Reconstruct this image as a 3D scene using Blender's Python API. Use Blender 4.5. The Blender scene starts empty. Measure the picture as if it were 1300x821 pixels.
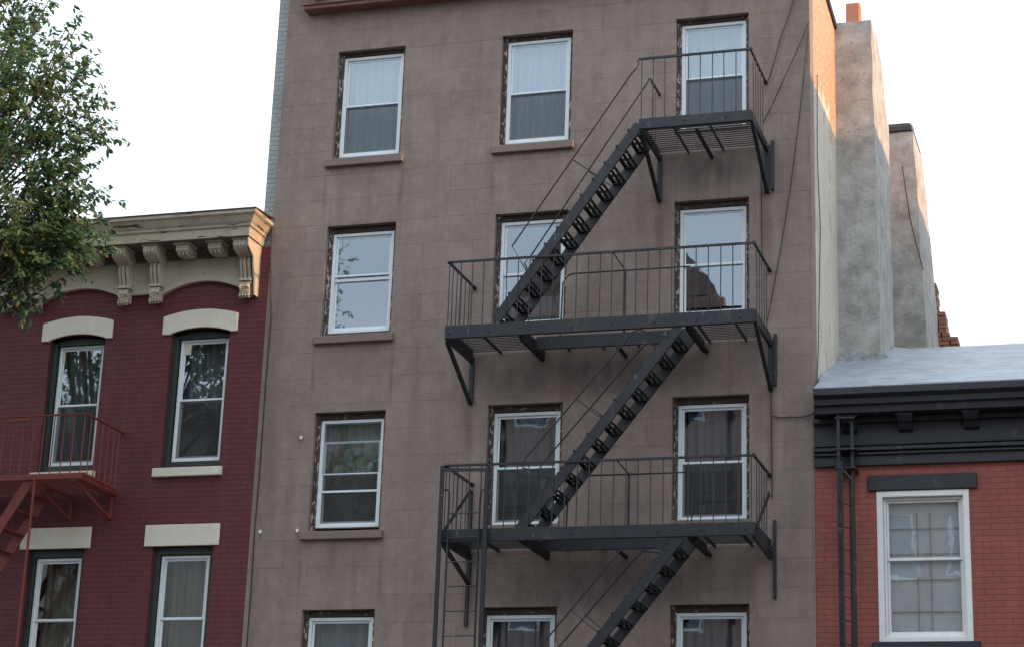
import bpy, math, random
from mathutils import Vector, Matrix, noise
random.seed(7)
C = bpy.context.scene.collection
S = bpy.context.scene
# ------------------------------------------------------------------ camera
cam = bpy.data.cameras.new('camera'); co = bpy.data.objects.new('camera', cam); C.objects.link(co); S.camera = co
rx = Vector((0.9564871, 0.28977483, 0.03410249)); uy = Vector((0.05792166, -0.30312908, 0.9511876)); fz = Vector((-0.28596768, 0.90782339, 0.30672329))
m = Matrix((rx, uy, -fz)).transposed().to_4x4(); m.translation = Vector((8.3118509, -25.50541168, 1.59742396)); co.matrix_world = m
cam.sensor_width = 36; cam.lens = 2609.1 / 1300 * 36; cam.shift_y = -45.5 / 1300; cam.clip_end = 3000; cam.clip_start = .1
# ------------------------------------------------------------------ light
SUN_EL, SUN_AZ = 21.5, 90.9          # azimuth clockwise from +Y: sun stands to the right, a hair in front of the facades
to_sun = Vector((math.sin(math.radians(SUN_AZ)) * math.cos(math.radians(SUN_EL)), math.cos(math.radians(SUN_AZ)) * math.cos(math.radians(SUN_EL)), math.sin(math.radians(SUN_EL))))
w = bpy.data.worlds.new('World'); S.world = w; w.use_nodes = True
nt = w.node_tree; bg = nt.nodes['Background']
sk = nt.nodes.new('ShaderNodeTexSky'); sk.sky_type = 'NISHITA'; sk.sun_disc = False
sk.sun_elevation = math.radians(SUN_EL); sk.sun_rotation = math.radians(SUN_AZ); sk.dust_density = 2.5; sk.air_density = 1.0; sk.ozone_density = 1.0
mix = nt.nodes.new('ShaderNodeMixRGB'); mix.blend_type = 'MIX'
tc = nt.nodes.new('ShaderNodeTexCoord'); mp = nt.nodes.new('ShaderNodeMapping'); mp.inputs['Scale'].default_value = (1, 1, 3)
cl = nt.nodes.new('ShaderNodeTexNoise'); cl.inputs['Scale'].default_value = 2.0; cl.inputs['Detail'].default_value = 5
cr = nt.nodes.new('ShaderNodeMapRange'); cr.inputs['From Min'].default_value = .35; cr.inputs['From Max'].default_value = .7; cr.inputs['To Min'].default_value = .68; cr.inputs['To Max'].default_value = .95
nt.links.new(tc.outputs['Generated'], mp.inputs['Vector']); nt.links.new(mp.outputs['Vector'], cl.inputs['Vector'])
nt.links.new(cl.outputs['Fac'], cr.inputs['Value']); nt.links.new(cr.outputs['Result'], mix.inputs['Fac'])
nt.links.new(sk.outputs['Color'], mix.inputs['Color1']); 
sz = nt.nodes.new('ShaderNodeSeparateXYZ'); nt.links.new(tc.outputs['Generated'], sz.inputs[0])          # thin overcast, brighter towards the zenith
zr_ = nt.nodes.new('ShaderNodeMapRange'); zr_.inputs['From Min'].default_value = .15; zr_.inputs['From Max'].default_value = 1; zr_.inputs['To Min'].default_value = .78; zr_.inputs['To Max'].default_value = 1.75
nt.links.new(sz.outputs['Z'], zr_.inputs['Value']); sc_ = nt.nodes.new('ShaderNodeVectorMath'); sc_.operation = 'SCALE'; sc_.inputs[0].default_value = (7.6, 8.3, 9.1)
nt.links.new(zr_.outputs['Result'], sc_.inputs['Scale']); nt.links.new(sc_.outputs[0], mix.inputs['Color2'])
nt.links.new(mix.outputs['Color'], bg.inputs['Color']); bg.inputs['Strength'].default_value = .1
sl = bpy.data.lights.new('sun', 'SUN'); sl.energy = 2.7; sl.angle = math.radians(.6); sl.color = (1, .57, .31)
so = bpy.data.objects.new('sun', sl); C.objects.link(so); so.rotation_euler = to_sun.to_track_quat('Z', 'Y').to_euler(); so.location = (40, -5, 40)
S.view_settings.view_transform = 'Standard'; S.view_settings.look = 'None'; S.view_settings.gamma = 1; S.view_settings.use_curve_mapping = False
S.view_settings.exposure = 1.05
S.render.resolution_x = 1024; S.render.resolution_y = 646

# ------------------------------------------------------------------ materials
MAT = {}
def nodes(name):
    m = bpy.data.materials.new(name); m.use_nodes = True; MAT[name] = m
    return m, m.node_tree, m.node_tree.nodes['Principled BSDF']
def nn(t, typ, **k):
    n = t.nodes.new(typ)
    for a, b in k.items():
        if a.startswith('_'): setattr(n, a[1:], b)
        else: n.inputs[a.replace('__', ' ')].default_value = b
    return n
def objvec(t, scale=(1, 1, 1), rot=(0, 0, 0)):
    c = nn(t, 'ShaderNodeTexCoord'); mpn = nn(t, 'ShaderNodeMapping'); mpn.inputs['Scale'].default_value = scale; mpn.inputs['Rotation'].default_value = rot
    t.links.new(c.outputs['Object'], mpn.inputs['Vector']); return mpn.outputs['Vector']
def noisef(t, vec, scale, detail=4, lo=.35, hi=.65, a=0., b=1., rough=.6):
    n = nn(t, 'ShaderNodeTexNoise', Scale=scale, Detail=detail, Roughness=rough); t.links.new(vec, n.inputs['Vector'])
    r = nn(t, 'ShaderNodeMapRange'); r.inputs['From Min'].default_value = lo; r.inputs['From Max'].default_value = hi
    r.inputs['To Min'].default_value = a; r.inputs['To Max'].default_value = b; t.links.new(n.outputs['Fac'], r.inputs['Value']); return r.outputs['Result']
def mixc(t, fac, c1, c2, blend='MIX'):
    n = nn(t, 'ShaderNodeMixRGB', _blend_type=blend)
    for s, v in (('Fac', fac), ('Color1', c1), ('Color2', c2)):
        if hasattr(v, 'default_value') or hasattr(v, 'is_linked'): t.links.new(v, n.inputs[s])
        elif isinstance(v, (int, float)): n.inputs[s].default_value = v
        else: n.inputs[s].default_value = (*v, 1)
    return n.outputs['Color']
def bump(t, p, h, strength=.3, dist=.01, prev=None):
    b = nn(t, 'ShaderNodeBump', Strength=strength, Distance=dist); t.links.new(h, b.inputs['Height'])
    if prev: t.links.new(prev, b.inputs['Normal'])
    t.links.new(b.outputs['Normal'], p.inputs['Normal']); return b.outputs['Normal']
def mul(t, a, k):
    n = nn(t, 'ShaderNodeMath', _operation='MULTIPLY'); t.links.new(a, n.inputs[0])
    if hasattr(k, 'is_linked'): t.links.new(k, n.inputs[1])
    else: n.inputs[1].default_value = k
    return n.outputs[0]
def paint(name, col, col2=None, rough=.55, scale=6, var=.35, chips=None, chip_amt=.6, bstr=.15, metallic=0, streak=False, chip_scale=(1, 1, .35)):
    """painted or plain surface with mottling; chips = colour showing through where the paint has gone"""
    m, t, p = nodes(name); v = objvec(t, (1, 1, .25) if streak else (1, 1, 1))
    c2 = col2 or tuple(x * .6 for x in col)
    f = noisef(t, v, scale, 6, .3, .7, 0, var); c = mixc(t, f, col, c2)
    f2 = noisef(t, objvec(t), scale * 7, 3, .3, .7, 0, .25); c = mixc(t, f2, c, tuple(min(1, x * 1.35) for x in col))
    if name in ('black_iron', 'black_paint'): c = mixc(t, noisef(t, objvec(t, (1, 1, .6)), 5, 6, .60, .66, 0, .7), c, (.055, .034, .026) if name == 'black_iron' else (.05, .05, .05))
    if chips:
        f3 = noisef(t, objvec(t, chip_scale), 14, 5, chip_amt, chip_amt + .03, 0, 1); c = mixc(t, f3, c, chips)
    t.links.new(c, p.inputs['Base Color']); p.inputs['Roughness'].default_value = rough; p.inputs['Metallic'].default_value = metallic
    bump(t, p, noisef(t, objvec(t), scale * 6, 5, .2, .8), bstr, .004)
    return m
def brick(name, c1, c2, mortar, wx=.215, wz=.073, ms=.009, side=False, paint_var=.4, rough=.75, bs=.5, blotch=None, blotch_lo=.55, top=None):
    m, t, p = nodes(name)
    c = nn(t, 'ShaderNodeTexCoord'); sp = nn(t, 'ShaderNodeSeparateXYZ'); cb = nn(t, 'ShaderNodeCombineXYZ')
    t.links.new(c.outputs['Object'], sp.inputs[0]); t.links.new(sp.outputs['Y' if side else 'X'], cb.inputs['X']); t.links.new(sp.outputs['Z'], cb.inputs['Y'])
    wob = nn(t, 'ShaderNodeTexNoise', Scale=3.0, Detail=3); t.links.new(c.outputs['Object'], wob.inputs['Vector'])
    wm = nn(t, 'ShaderNodeVectorMath', _operation='SCALE'); wm.inputs['Scale'].default_value = .012; t.links.new(wob.outputs['Color'], wm.inputs[0])
    wa = nn(t, 'ShaderNodeVectorMath', _operation='ADD'); t.links.new(cb.outputs[0], wa.inputs[0]); t.links.new(wm.outputs[0], wa.inputs[1])
    b = nn(t, 'ShaderNodeTexBrick'); t.links.new(wa.outputs[0], b.inputs['Vector'])
    b.inputs['Color1'].default_value = (*c1, 1); b.inputs['Color2'].default_value = (*c2, 1); b.inputs['Mortar'].default_value = (*mortar, 1)
    b.inputs['Scale'].default_value = 1; b.inputs['Mortar Size'].default_value = ms; b.inputs['Mortar Smooth'].default_value = .5; b.inputs['Bias'].default_value = 0
    b.inputs['Brick Width'].default_value = wx; b.inputs['Row Height'].default_value = wz
    v = objvec(t); f = noisef(t, v, 1.3, 6, .3, .7, 0, paint_var)
    col = mixc(t, f, b.outputs['Color'], tuple(x * .55 for x in c1))
    f = noisef(t, objvec(t, (3, 3, .4)), 1.6, 6, .5, .8, 0, .35); col = mixc(t, f, col, tuple(min(1, x * 1.4 + .01) for x in c1))
    if blotch: col = mixc(t, noisef(t, objvec(t, (1, 1, .5)), 2.6, 7, blotch_lo, blotch_lo + .06, 0, .9), col, blotch)
    if top:                                     # bare brick where the render has come off the upper wall
        tz = nn(t, 'ShaderNodeMapRange'); tz.inputs['From Min'].default_value = top[0]; tz.inputs['From Max'].default_value = top[1]; t.links.new(sp.outputs['Z'], tz.inputs['Value'])
        tn = noisef(t, objvec(t, (1, 1, .6)), 3.5, 8, .25, .75, -.5, .5); ta = nn(t, 'ShaderNodeMath', _operation='ADD'); t.links.new(tz.outputs[0], ta.inputs[0]); t.links.new(tn, ta.inputs[1])
        tm = nn(t, 'ShaderNodeMapRange'); tm.inputs['From Min'].default_value = .46; tm.inputs['From Max'].default_value = .54; t.links.new(ta.outputs[0], tm.inputs['Value'])
        col = mixc(t, tm.outputs['Result'], col, mixc(t, noisef(t, objvec(t), 20, 4, .35, .65), (.46, .23, .13), (.62, .42, .28)))
    t.links.new(col, p.inputs['Base Color']); p.inputs['Roughness'].default_value = rough
    inv = nn(t, 'ShaderNodeMath', _operation='SUBTRACT'); inv.inputs[0].default_value = 1; t.links.new(b.outputs['Fac'], inv.inputs[1])
    n1 = bump(t, p, inv.outputs[0], bs, .012)
    bump(t, p, noisef(t, v, 25, 5, .2, .8), .25, .006, n1)
    return m
def stucco(name):
    """brown cement stucco scored into ashlar blocks, with soot, water streaks, rust and painted shade under the ironwork"""
    m, t, p = nodes(name); v = objvec(t)
    base = mixc(t, noisef(t, v, .9, 7, .3, .7), (.205, .157, .130), (.270, .212, .182))
    base = mixc(t, noisef(t, v, 5, 7, .35, .75, 0, .55), base, (.34, .275, .245))
    base = mixc(t, noisef(t, objvec(t, (1, 1, .12)), 4, 6, .46, .72, 0, .45), base, (.14, .107, .092))
    base = mixc(t, noisef(t, v, 38, 4, .35, .7, 0, .30), base, (.13, .10, .09))
    base = mixc(t, noisef(t, v, 11, 6, .54, .74, 0, .35), base, (.37, .305, .27)); base = mixc(t, noisef(t, objvec(t, (1, 1, .5)), 2.4, 7, .54, .62, 0, .30), base, (.19, .15, .135))
    # block grid
    c = nn(t, 'ShaderNodeTexCoord'); sp = nn(t, 'ShaderNodeSeparateXYZ'); cb = nn(t, 'ShaderNodeCombineXYZ')
    t.links.new(c.outputs['Object'], sp.inputs[0])
    ax = nn(t, 'ShaderNodeMath', _operation='ADD'); ax.inputs[1].default_value = 30.2; t.links.new(sp.outputs['X'], ax.inputs[0])
    az = nn(t, 'ShaderNodeMath', _operation='ADD'); az.inputs[1].default_value = -.017; t.links.new(sp.outputs['Z'], az.inputs[0])
    wob = nn(t, 'ShaderNodeTexNoise', Scale=1.2, Detail=4); t.links.new(c.outputs['Object'], wob.inputs['Vector'])
    wz = nn(t, 'ShaderNodeMath', _operation='MULTIPLY_ADD'); wz.inputs[1].default_value = .02; t.links.new(wob.outputs['Fac'], wz.inputs[0]); t.links.new(az.outputs[0], wz.inputs[2])
    t.links.new(ax.outputs[0], cb.inputs['X']); t.links.new(wz.outputs[0], cb.inputs['Y'])
    b = nn(t, 'ShaderNodeTexBrick'); t.links.new(cb.outputs[0], b.inputs['Vector'])
    b.inputs['Color1'].default_value = (1, 1, 1, 1); b.inputs['Color2'].default_value = (.90, .89, .89, 1); b.inputs['Mortar'].default_value = (.44, .42, .41, 1)
    b.inputs['Scale'].default_value = 1; b.inputs['Mortar Size'].default_value = .0045; b.inputs['Mortar Smooth'].default_value = .5; b.inputs['Brick Width'].default_value = .72; b.inputs['Row Height'].default_value = .377
    gap = noisef(t, v, 1.3, 5, .40, .66, .18, 1)
    base = mixc(t, gap, base, b.outputs['Color'], 'MULTIPLY')
    # soot, rust and painted platform shade fixed to the wall: (x, z, half width, half height, colour, strength)
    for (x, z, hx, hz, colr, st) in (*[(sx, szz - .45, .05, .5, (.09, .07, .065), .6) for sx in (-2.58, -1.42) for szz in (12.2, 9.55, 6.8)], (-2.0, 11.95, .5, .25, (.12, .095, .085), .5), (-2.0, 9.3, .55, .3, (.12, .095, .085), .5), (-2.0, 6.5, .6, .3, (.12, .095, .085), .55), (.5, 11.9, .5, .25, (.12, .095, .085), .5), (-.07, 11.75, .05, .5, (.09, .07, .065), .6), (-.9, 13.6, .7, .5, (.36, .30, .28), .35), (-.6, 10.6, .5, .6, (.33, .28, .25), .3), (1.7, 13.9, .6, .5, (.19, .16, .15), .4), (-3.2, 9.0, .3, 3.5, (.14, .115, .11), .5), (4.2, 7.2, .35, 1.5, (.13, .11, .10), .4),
                                     (1.6, 8.9, 2.3, .45, (.05, .045, .045), .85), (1.8, 6.1, 2.3, .55, (.045, .04, .04), .85), (3.0, 11.7, .95, .40, (.06, .055, .055), .7),  # under the platforms: soot deepened with shade painted into the wall
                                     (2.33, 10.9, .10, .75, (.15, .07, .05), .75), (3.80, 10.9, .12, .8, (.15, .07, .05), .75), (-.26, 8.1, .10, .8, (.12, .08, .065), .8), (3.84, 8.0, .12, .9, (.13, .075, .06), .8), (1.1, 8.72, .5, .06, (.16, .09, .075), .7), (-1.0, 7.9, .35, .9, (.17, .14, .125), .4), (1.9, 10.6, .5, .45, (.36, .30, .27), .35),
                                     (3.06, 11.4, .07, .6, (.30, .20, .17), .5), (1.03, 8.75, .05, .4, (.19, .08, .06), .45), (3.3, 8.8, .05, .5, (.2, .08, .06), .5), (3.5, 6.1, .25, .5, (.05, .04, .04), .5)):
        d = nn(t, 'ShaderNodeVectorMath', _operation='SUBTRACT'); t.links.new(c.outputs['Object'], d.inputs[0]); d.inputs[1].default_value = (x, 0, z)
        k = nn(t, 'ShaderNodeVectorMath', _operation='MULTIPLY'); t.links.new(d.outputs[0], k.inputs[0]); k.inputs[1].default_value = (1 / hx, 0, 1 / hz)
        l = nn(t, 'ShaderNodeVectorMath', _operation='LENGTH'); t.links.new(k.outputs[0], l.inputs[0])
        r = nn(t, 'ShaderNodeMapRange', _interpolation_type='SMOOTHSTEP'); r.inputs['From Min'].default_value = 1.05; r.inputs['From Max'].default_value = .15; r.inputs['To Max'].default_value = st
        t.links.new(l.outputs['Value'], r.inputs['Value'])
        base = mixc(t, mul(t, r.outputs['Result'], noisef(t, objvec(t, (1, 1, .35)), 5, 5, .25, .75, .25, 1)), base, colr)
    t.links.new(base, p.inputs['Base Color']); p.inputs['Roughness'].default_value = .85
    inv = nn(t, 'ShaderNodeMath', _operation='SUBTRACT'); inv.inputs[0].default_value = 1; t.links.new(b.outputs['Fac'], inv.inputs[1])
    n1 = bump(t, p, inv.outputs[0], .5, .006)
    n2 = bump(t, p, noisef(t, v, 45, 4, .2, .8), .25, .004, n1); bump(t, p, noisef(t, v, 3, 5, .2, .8), .5, .02, n2)
    return m
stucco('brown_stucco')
brick('maroon_brick', (.122, .025, .030), (.104, .021, .026), (.072, .017, .020), paint_var=.35, bs=.55)
brick('red_brick', (.30, .082, .064), (.27, .072, .056), (.215, .064, .052), paint_var=.6, ms=.010)
brick('grey_brick', (.33, .36, .36), (.28, .31, .31), (.20, .215, .22), blotch=(.10, .09, .09), blotch_lo=.60)
brick('tan_brick', (.38, .35, .31), (.33, .30, .27), (.3, .28, .25)); brick('far_brick', (.20, .12, .10), (.17, .10, .08), (.2, .17, .15))
brick('cream_brick', (.74, .69, .58), (.70, .65, .54), (.55, .49, .40), side=True, blotch=(.50, .46, .40), blotch_lo=.58, bs=1.0, top=(12.2, 13.8))
brick('rough_brick', (.36, .14, .08), (.28, .11, .07), (.25, .2, .16), bs=1)
paint('cement', (.46, .455, .43), (.19, .185, .17), .9, 3.4, 1.0, chips=(.27, .26, .24), chip_amt=.63, bstr=.8, chip_scale=(.7, .7, 1.4))
paint('cement_pale', (.42, .36, .31), (.24, .2, .17), .9, 3, .8, bstr=.9)
paint('brown_sill', (.19, .145, .125), rough=.8, bstr=.3)
paint('brown_cornice', (.21, .095, .07), (.10, .05, .04), .6, 5, .7)
paint('old_wood', (.085, .050, .038), (.035, .024, .02), .8, 9, .9, chips=(.42, .39, .35), chip_amt=.555, bstr=.8, chip_scale=(2.2, 2.2, .9))
paint('dark_wood', (.055, .036, .03), (.025, .02, .018), .8, 9, .9, chips=(.26, .23, .2), chip_amt=.63, bstr=.6, chip_scale=(.8, 1, 2))
paint('white_metal', (.67, .74, .78), (.60, .63, .66), .4, 5, .35)
paint('white_wood', (.70, .71, .70), (.5, .5, .48), .5, 5, .4, chips=(.25, .23, .2), chip_amt=.70)
paint('cream_stone', (.62, .59, .50), (.50, .47, .39), .75, 2.5, .5, bstr=.25)
paint('cream_paint', (.44, .40, .315), (.30, .265, .20), .7, 3, .6, chips=(.10, .075, .06), chip_amt=.68, bstr=.5, chip_scale=(.5, .5, 1))
paint('dirty_shaded_soffit', (.15, .125, .10), (.06, .05, .045), .8, 4, .9, bstr=.6)  # dirt and the crown's shade, both painted in, for soffit and bed moulding
paint('peeling_cream', (.44, .39, .30), (.25, .2, .15), .7, 4, .7, chips=(.085, .055, .045), chip_amt=.60, bstr=.7, chip_scale=(.16, .16, 1.3))
paint('green_paint', (.026, .042, .036), (.014, .02, .018), .55, 8, .7, chips=(.12, .13, .12), chip_amt=.71)
paint('black_iron', (.0125, .0165, .023), (.0065, .008, .0105), .5, 3.5, .9, chips=(.070, .082, .098), chip_amt=.64, bstr=.4, streak=True)
paint('dark_iron', (.008, .009, .011), (.005, .005, .006), .6, 6, .6, bstr=.4)
paint('rusty_iron', (.10, .045, .035), (.045, .03, .028), .7, 14, .9, bstr=.5)
paint('red_iron', (.195, .034, .026), (.10, .024, .02), .6, 5, .7, bstr=.4)
paint('black_paint', (.015, .018, .025), (.009, .010, .013), .5, 3, .8, chips=(.065, .07, .08), chip_amt=.69, bstr=.5)
paint('silver_roof', (.27, .31, .36), (.15, .172, .20), .55, 3.0, 1.0, chips=(.11, .11, .11), chip_amt=.62, bstr=.5, chip_scale=(.25, 1, 1))
paint('flashing_cement', (.27, .29, .32), (.12, .12, .115), .8, 5, 1.0, chips=(.10, .095, .085), chip_amt=.58, bstr=1, chip_scale=(.4, 1, 1))
paint('tar', (.03, .03, .034), rough=.6, bstr=.8); paint('terracotta', (.50, .20, .10), rough=.8)
paint('asphalt', (.042, .042, .044), rough=.9, scale=4); paint('concrete', (.17, .165, .155), rough=.9, scale=2)
paint('room_wall', (.16, .15, .14), rough=.9); paint('bark', (.09, .07, .055), rough=.9, bstr=1)
paint('cable_rubber', (.03, .027, .027), rough=.7); paint('white_plastic', (.75, .75, .73)); paint('grille_tan', (.42, .38, .28)); paint('pale_rope', (.4, .39, .37))
def cloth(name, col, trans=.35, wave=True):
    m, t, p = nodes(name); out = t.nodes['Material Output']
    tr = nn(t, 'ShaderNodeBsdfTranslucent', Color=(*col, 1)); tp = nn(t, 'ShaderNodeBsdfTransparent')
    v = objvec(t, (1, 1, .1)); c = mixc(t, noisef(t, v, 22, 3, .3, .7, 0, .6), col, tuple(x * .6 for x in col)); t.links.new(c, p.inputs['Base Color']); p.inputs['Roughness'].default_value = .9
    a = nn(t, 'ShaderNodeMixShader', Fac=.3); t.links.new(p.outputs[0], a.inputs[1]); t.links.new(tr.outputs[0], a.inputs[2])
    b = nn(t, 'ShaderNodeMixShader', Fac=trans); t.links.new(a.outputs[0], b.inputs[1]); t.links.new(tp.outputs[0], b.inputs[2]); t.links.new(b.outputs[0], out.inputs['Surface'])
cloth('sheer_white', (.50, .53, .56), .12); cloth('sheer_grey', (.42, .44, .45), .25); cloth('tan_curtain', (.38, .33, .26), .05); cloth('green_curtain', (.20, .27, .24), .1); cloth('pink_curtain', (.35, .24, .23), .1)
def glass(name, tint, base_refl):
    m, t, p = nodes(name); out = t.nodes['Material Output']
    g = nn(t, 'ShaderNodeBsdfGlossy', Roughness=.015, Color=(.66, .77, .86, 1)); tp = nn(t, 'ShaderNodeBsdfTransparent', Color=(*tint, 1))
    lw = nn(t, 'ShaderNodeFresnel', IOR=1.5); r = nn(t, 'ShaderNodeMapRange'); r.inputs['To Min'].default_value = base_refl; r.inputs['To Max'].default_value = 1.0; t.links.new(lw.outputs[0], r.inputs['Value'])
    n = nn(t, 'ShaderNodeTexNoise', Scale=2.2, Detail=2); t.links.new(objvec(t), n.inputs['Vector']); b = nn(t, 'ShaderNodeBump', Strength=.05, Distance=.02); t.links.new(n.outputs['Fac'], b.inputs['Height']); t.links.new(b.outputs[0], g.inputs['Normal'])
    ge = nn(t, 'ShaderNodeNewGeometry'); fr = nn(t, 'ShaderNodeMath', _operation='SUBTRACT'); fr.inputs[0].default_value = 1; t.links.new(ge.outputs['Backfacing'], fr.inputs[1])
    rf_ = mul(t, r.outputs['Result'], fr.outputs[0])
    mx = nn(t, 'ShaderNodeMixShader'); t.links.new(rf_, mx.inputs[0]); t.links.new(tp.outputs[0], mx.inputs[1]); t.links.new(g.outputs[0], mx.inputs[2]); t.links.new(mx.outputs[0], out.inputs['Surface'])
glass('window_glass', (.94, .96, .97), .30)
glass('far_glass', (.7, .75, .8), .05)
def screen():
    m, t, p = nodes('screen_mesh'); out = t.nodes['Material Output']; tp = nn(t, 'ShaderNodeBsdfTransparent'); p.inputs['Base Color'].default_value = (.045, .048, .052, 1); p.inputs['Roughness'].default_value = .6
    mx = nn(t, 'ShaderNodeMixShader', Fac=.30); t.links.new(tp.outputs[0], mx.inputs[1]); t.links.new(p.outputs[0], mx.inputs[2]); t.links.new(mx.outputs[0], out.inputs['Surface'])
screen()
def leafmat(name, cols):
    m, t, p = nodes(name); out = t.nodes['Material Output']; g = nn(t, 'ShaderNodeNewGeometry'); r = nn(t, 'ShaderNodeValToRGB'); r.color_ramp.interpolation = 'LINEAR'
    e = r.color_ramp.elements; e[0].position = 0; e[0].color = (*cols[0][1], 1); e[1].position = 1; e[1].color = (*cols[-1][1], 1)
    for pos, c in cols[1:-1]: k = e.new(pos); k.color = (*c, 1)
    t.links.new(g.outputs['Random Per Island'], r.inputs[0])
    c = mixc(t, noisef(t, objvec(t), .9, 3, .58, .72, 0, .55), r.outputs[0], (.17, .10, .03))
    t.links.new(c, p.inputs['Base Color']); p.inputs['Roughness'].default_value = .5
    tr = nn(t, 'ShaderNodeBsdfTranslucent'); t.links.new(c, tr.inputs[0]); mx = nn(t, 'ShaderNodeMixShader', Fac=.48); t.links.new(p.outputs[0], mx.inputs[1]); t.links.new(tr.outputs[0], mx.inputs[2]); t.links.new(mx.outputs[0], out.inputs['Surface'])
leafmat('leaves', [(0, (.048, .120, .062)), (.4, (.075, .165, .078)), (.8, (.115, .20, .080)), (.96, (.15, .20, .07)), (1, (.26, .17, .05))])

# ------------------------------------------------------------------ mesh helpers
class MB:
    def __init__(s): s.v = []; s.f = []
    def add(s, vs, fs):
        k = len(s.v); s.v += [tuple(v) for v in vs]; s.f += [tuple(i + k for i in f) for f in fs]; return s
    def box(s, x0, x1, y0, y1, z0, z1):
        return s.add([(x, y, z) for x in (x0, x1) for y in (y0, y1) for z in (z0, z1)], [(0, 1, 3, 2), (4, 6, 7, 5), (0, 4, 5, 1), (2, 3, 7, 6), (0, 2, 6, 4), (1, 5, 7, 3)])
    def bar(s, a, b, wd, ht, up=(0, 0, 1)):
        a, b = Vector(a), Vector(b); d = (b - a).normalized(); sd = d.cross(Vector(up))
        if sd.length < 1e-4: sd = d.cross(Vector((0, 1, 0)))
        sd.normalize(); u = sd.cross(d).normalized(); sd *= wd / 2; u *= ht / 2
        vs = [p + i * sd + j * u for p in (a, b) for i, j in ((-1, -1), (1, -1), (1, 1), (-1, 1))]
        return s.add(vs, [(3, 2, 1, 0), (4, 5, 6, 7), (0, 1, 5, 4), (1, 2, 6, 5), (2, 3, 7, 6), (3, 0, 4, 7)])
    def tube(s, pts, r, n=7, r2=None):
        pts = [Vector(p) for p in pts]; k = len(s.v); N = len(pts)
        for i, p in enumerate(pts):
            d = (pts[min(i + 1, N - 1)] - pts[max(i - 1, 0)]).normalized(); a = d.cross(Vector((0, .02, 1)) if abs(d.z) < .9 else Vector((1, 0, 0))).normalized(); b = d.cross(a)
            rr = r if r2 is None else r + (r2 - r) * i / (N - 1)
            s.v += [tuple(p + rr * (math.cos(q * 2 * math.pi / n) * a + math.sin(q * 2 * math.pi / n) * b)) for q in range(n)]
        for i in range(N - 1):
            for q in range(n): s.f.append((k + i * n + q, k + i * n + (q + 1) % n, k + (i + 1) * n + (q + 1) % n, k + (i + 1) * n + q))
        s.f.append(tuple(k + q for q in reversed(range(n)))); s.f.append(tuple(k + (N - 1) * n + q for q in range(n))); return s
    def prism(s, pts, axis, a, b):
        """polygon pts in the two other axes, extruded along axis from a to b"""
        k = len(s.v); n = len(pts)
        for c in (a, b):
            for p, q in pts: s.v.append({'x': (c, p, q), 'y': (p, c, q), 'z': (p, q, c)}[axis])
        s.f += [tuple(k + i for i in range(n)), tuple(k + n + i for i in reversed(range(n)))] + [(k + i, k + n + i, k + n + (i + 1) % n, k + (i + 1) % n) for i in range(n)]; return s
    def build(s, name, mat, parent=None, bevel=0, smooth=False, label=None):
        me = bpy.data.meshes.new(name); me.from_pydata(s.v, [], s.f); me.materials.append(MAT[mat]); me.update()
        import bmesh; bm = bmesh.new(); bm.from_mesh(me); bmesh.ops.recalc_face_normals(bm, faces=bm.faces); bm.to_mesh(me); bm.free()
        if smooth: me.shade_smooth()
        o = bpy.data.objects.new(name, me); C.objects.link(o)
        if parent: o.parent = parent; o.matrix_parent_inverse = PINV[parent.name]
        PINV[o.name] = Matrix.Identity(4)
        if bevel: b = o.modifiers.new('bevel', 'BEVEL'); b.width = bevel; b.segments = 1; b.limit_method = 'ANGLE'
        if label: o['label'] = label
        return o
PINV = {}
def thing(name, label, cat, loc, group=None):
    o = bpy.data.objects.new(name, None); C.objects.link(o); o.location = loc; o['label'] = label; o['category'] = cat; o.empty_display_size = .3
    if group: o['group'] = group
    PINV[o.name] = Matrix.Translation(Vector(loc)).inverted(); return o
def tag(o, label, cat, group=None):
    o['label'] = label; o['category'] = cat
    if group: o['group'] = group
    return o
def struct(o): o['kind'] = 'structure'; return o
def wall_holes(x0, x1, z0, z1, y0, y1, holes):
    """solid wall slab between y0 (front) and y1 with rectangular openings and their reveals"""
    xs = sorted({x0, x1, *[h[0] for h in holes], *[h[1] for h in holes]}); zs = sorted({z0, z1, *[h[2] for h in holes], *[h[3] for h in holes]})
    inh = lambda i, j: any(h[0] - 1e-6 < (xs[i] + xs[i + 1]) / 2 < h[1] + 1e-6 and h[2] < (zs[j] + zs[j + 1]) / 2 < h[3] for h in holes)
    b = MB(); idx = {}
    def V(x, y, z):
        k = (round(x, 5), y, round(z, 5))
        if k not in idx: idx[k] = len(b.v); b.v.append((x, y, z))
        return idx[k]
    solid = lambda i, j: 0 <= i < len(xs) - 1 and 0 <= j < len(zs) - 1 and not inh(i, j)
    for i in range(len(xs) - 1):
        for j in range(len(zs) - 1):
            if not solid(i, j): continue
            a, c, e, g = xs[i], xs[i + 1], zs[j], zs[j + 1]
            b.f.append((V(a, y0, e), V(c, y0, e), V(c, y0, g), V(a, y0, g))); b.f.append((V(a, y1, e), V(a, y1, g), V(c, y1, g), V(c, y1, e)))
            if not solid(i - 1, j): b.f.append((V(a, y0, e), V(a, y0, g), V(a, y1, g), V(a, y1, e)))
            if not solid(i + 1, j): b.f.append((V(c, y0, e), V(c, y1, e), V(c, y1, g), V(c, y0, g)))
            if not solid(i, j - 1): b.f.append((V(a, y0, e), V(a, y1, e), V(c, y1, e), V(c, y0, e)))
            if not solid(i, j + 1): b.f.append((V(a, y0, g), V(c, y0, g), V(c, y1, g), V(a, y1, g)))
    return b
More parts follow.
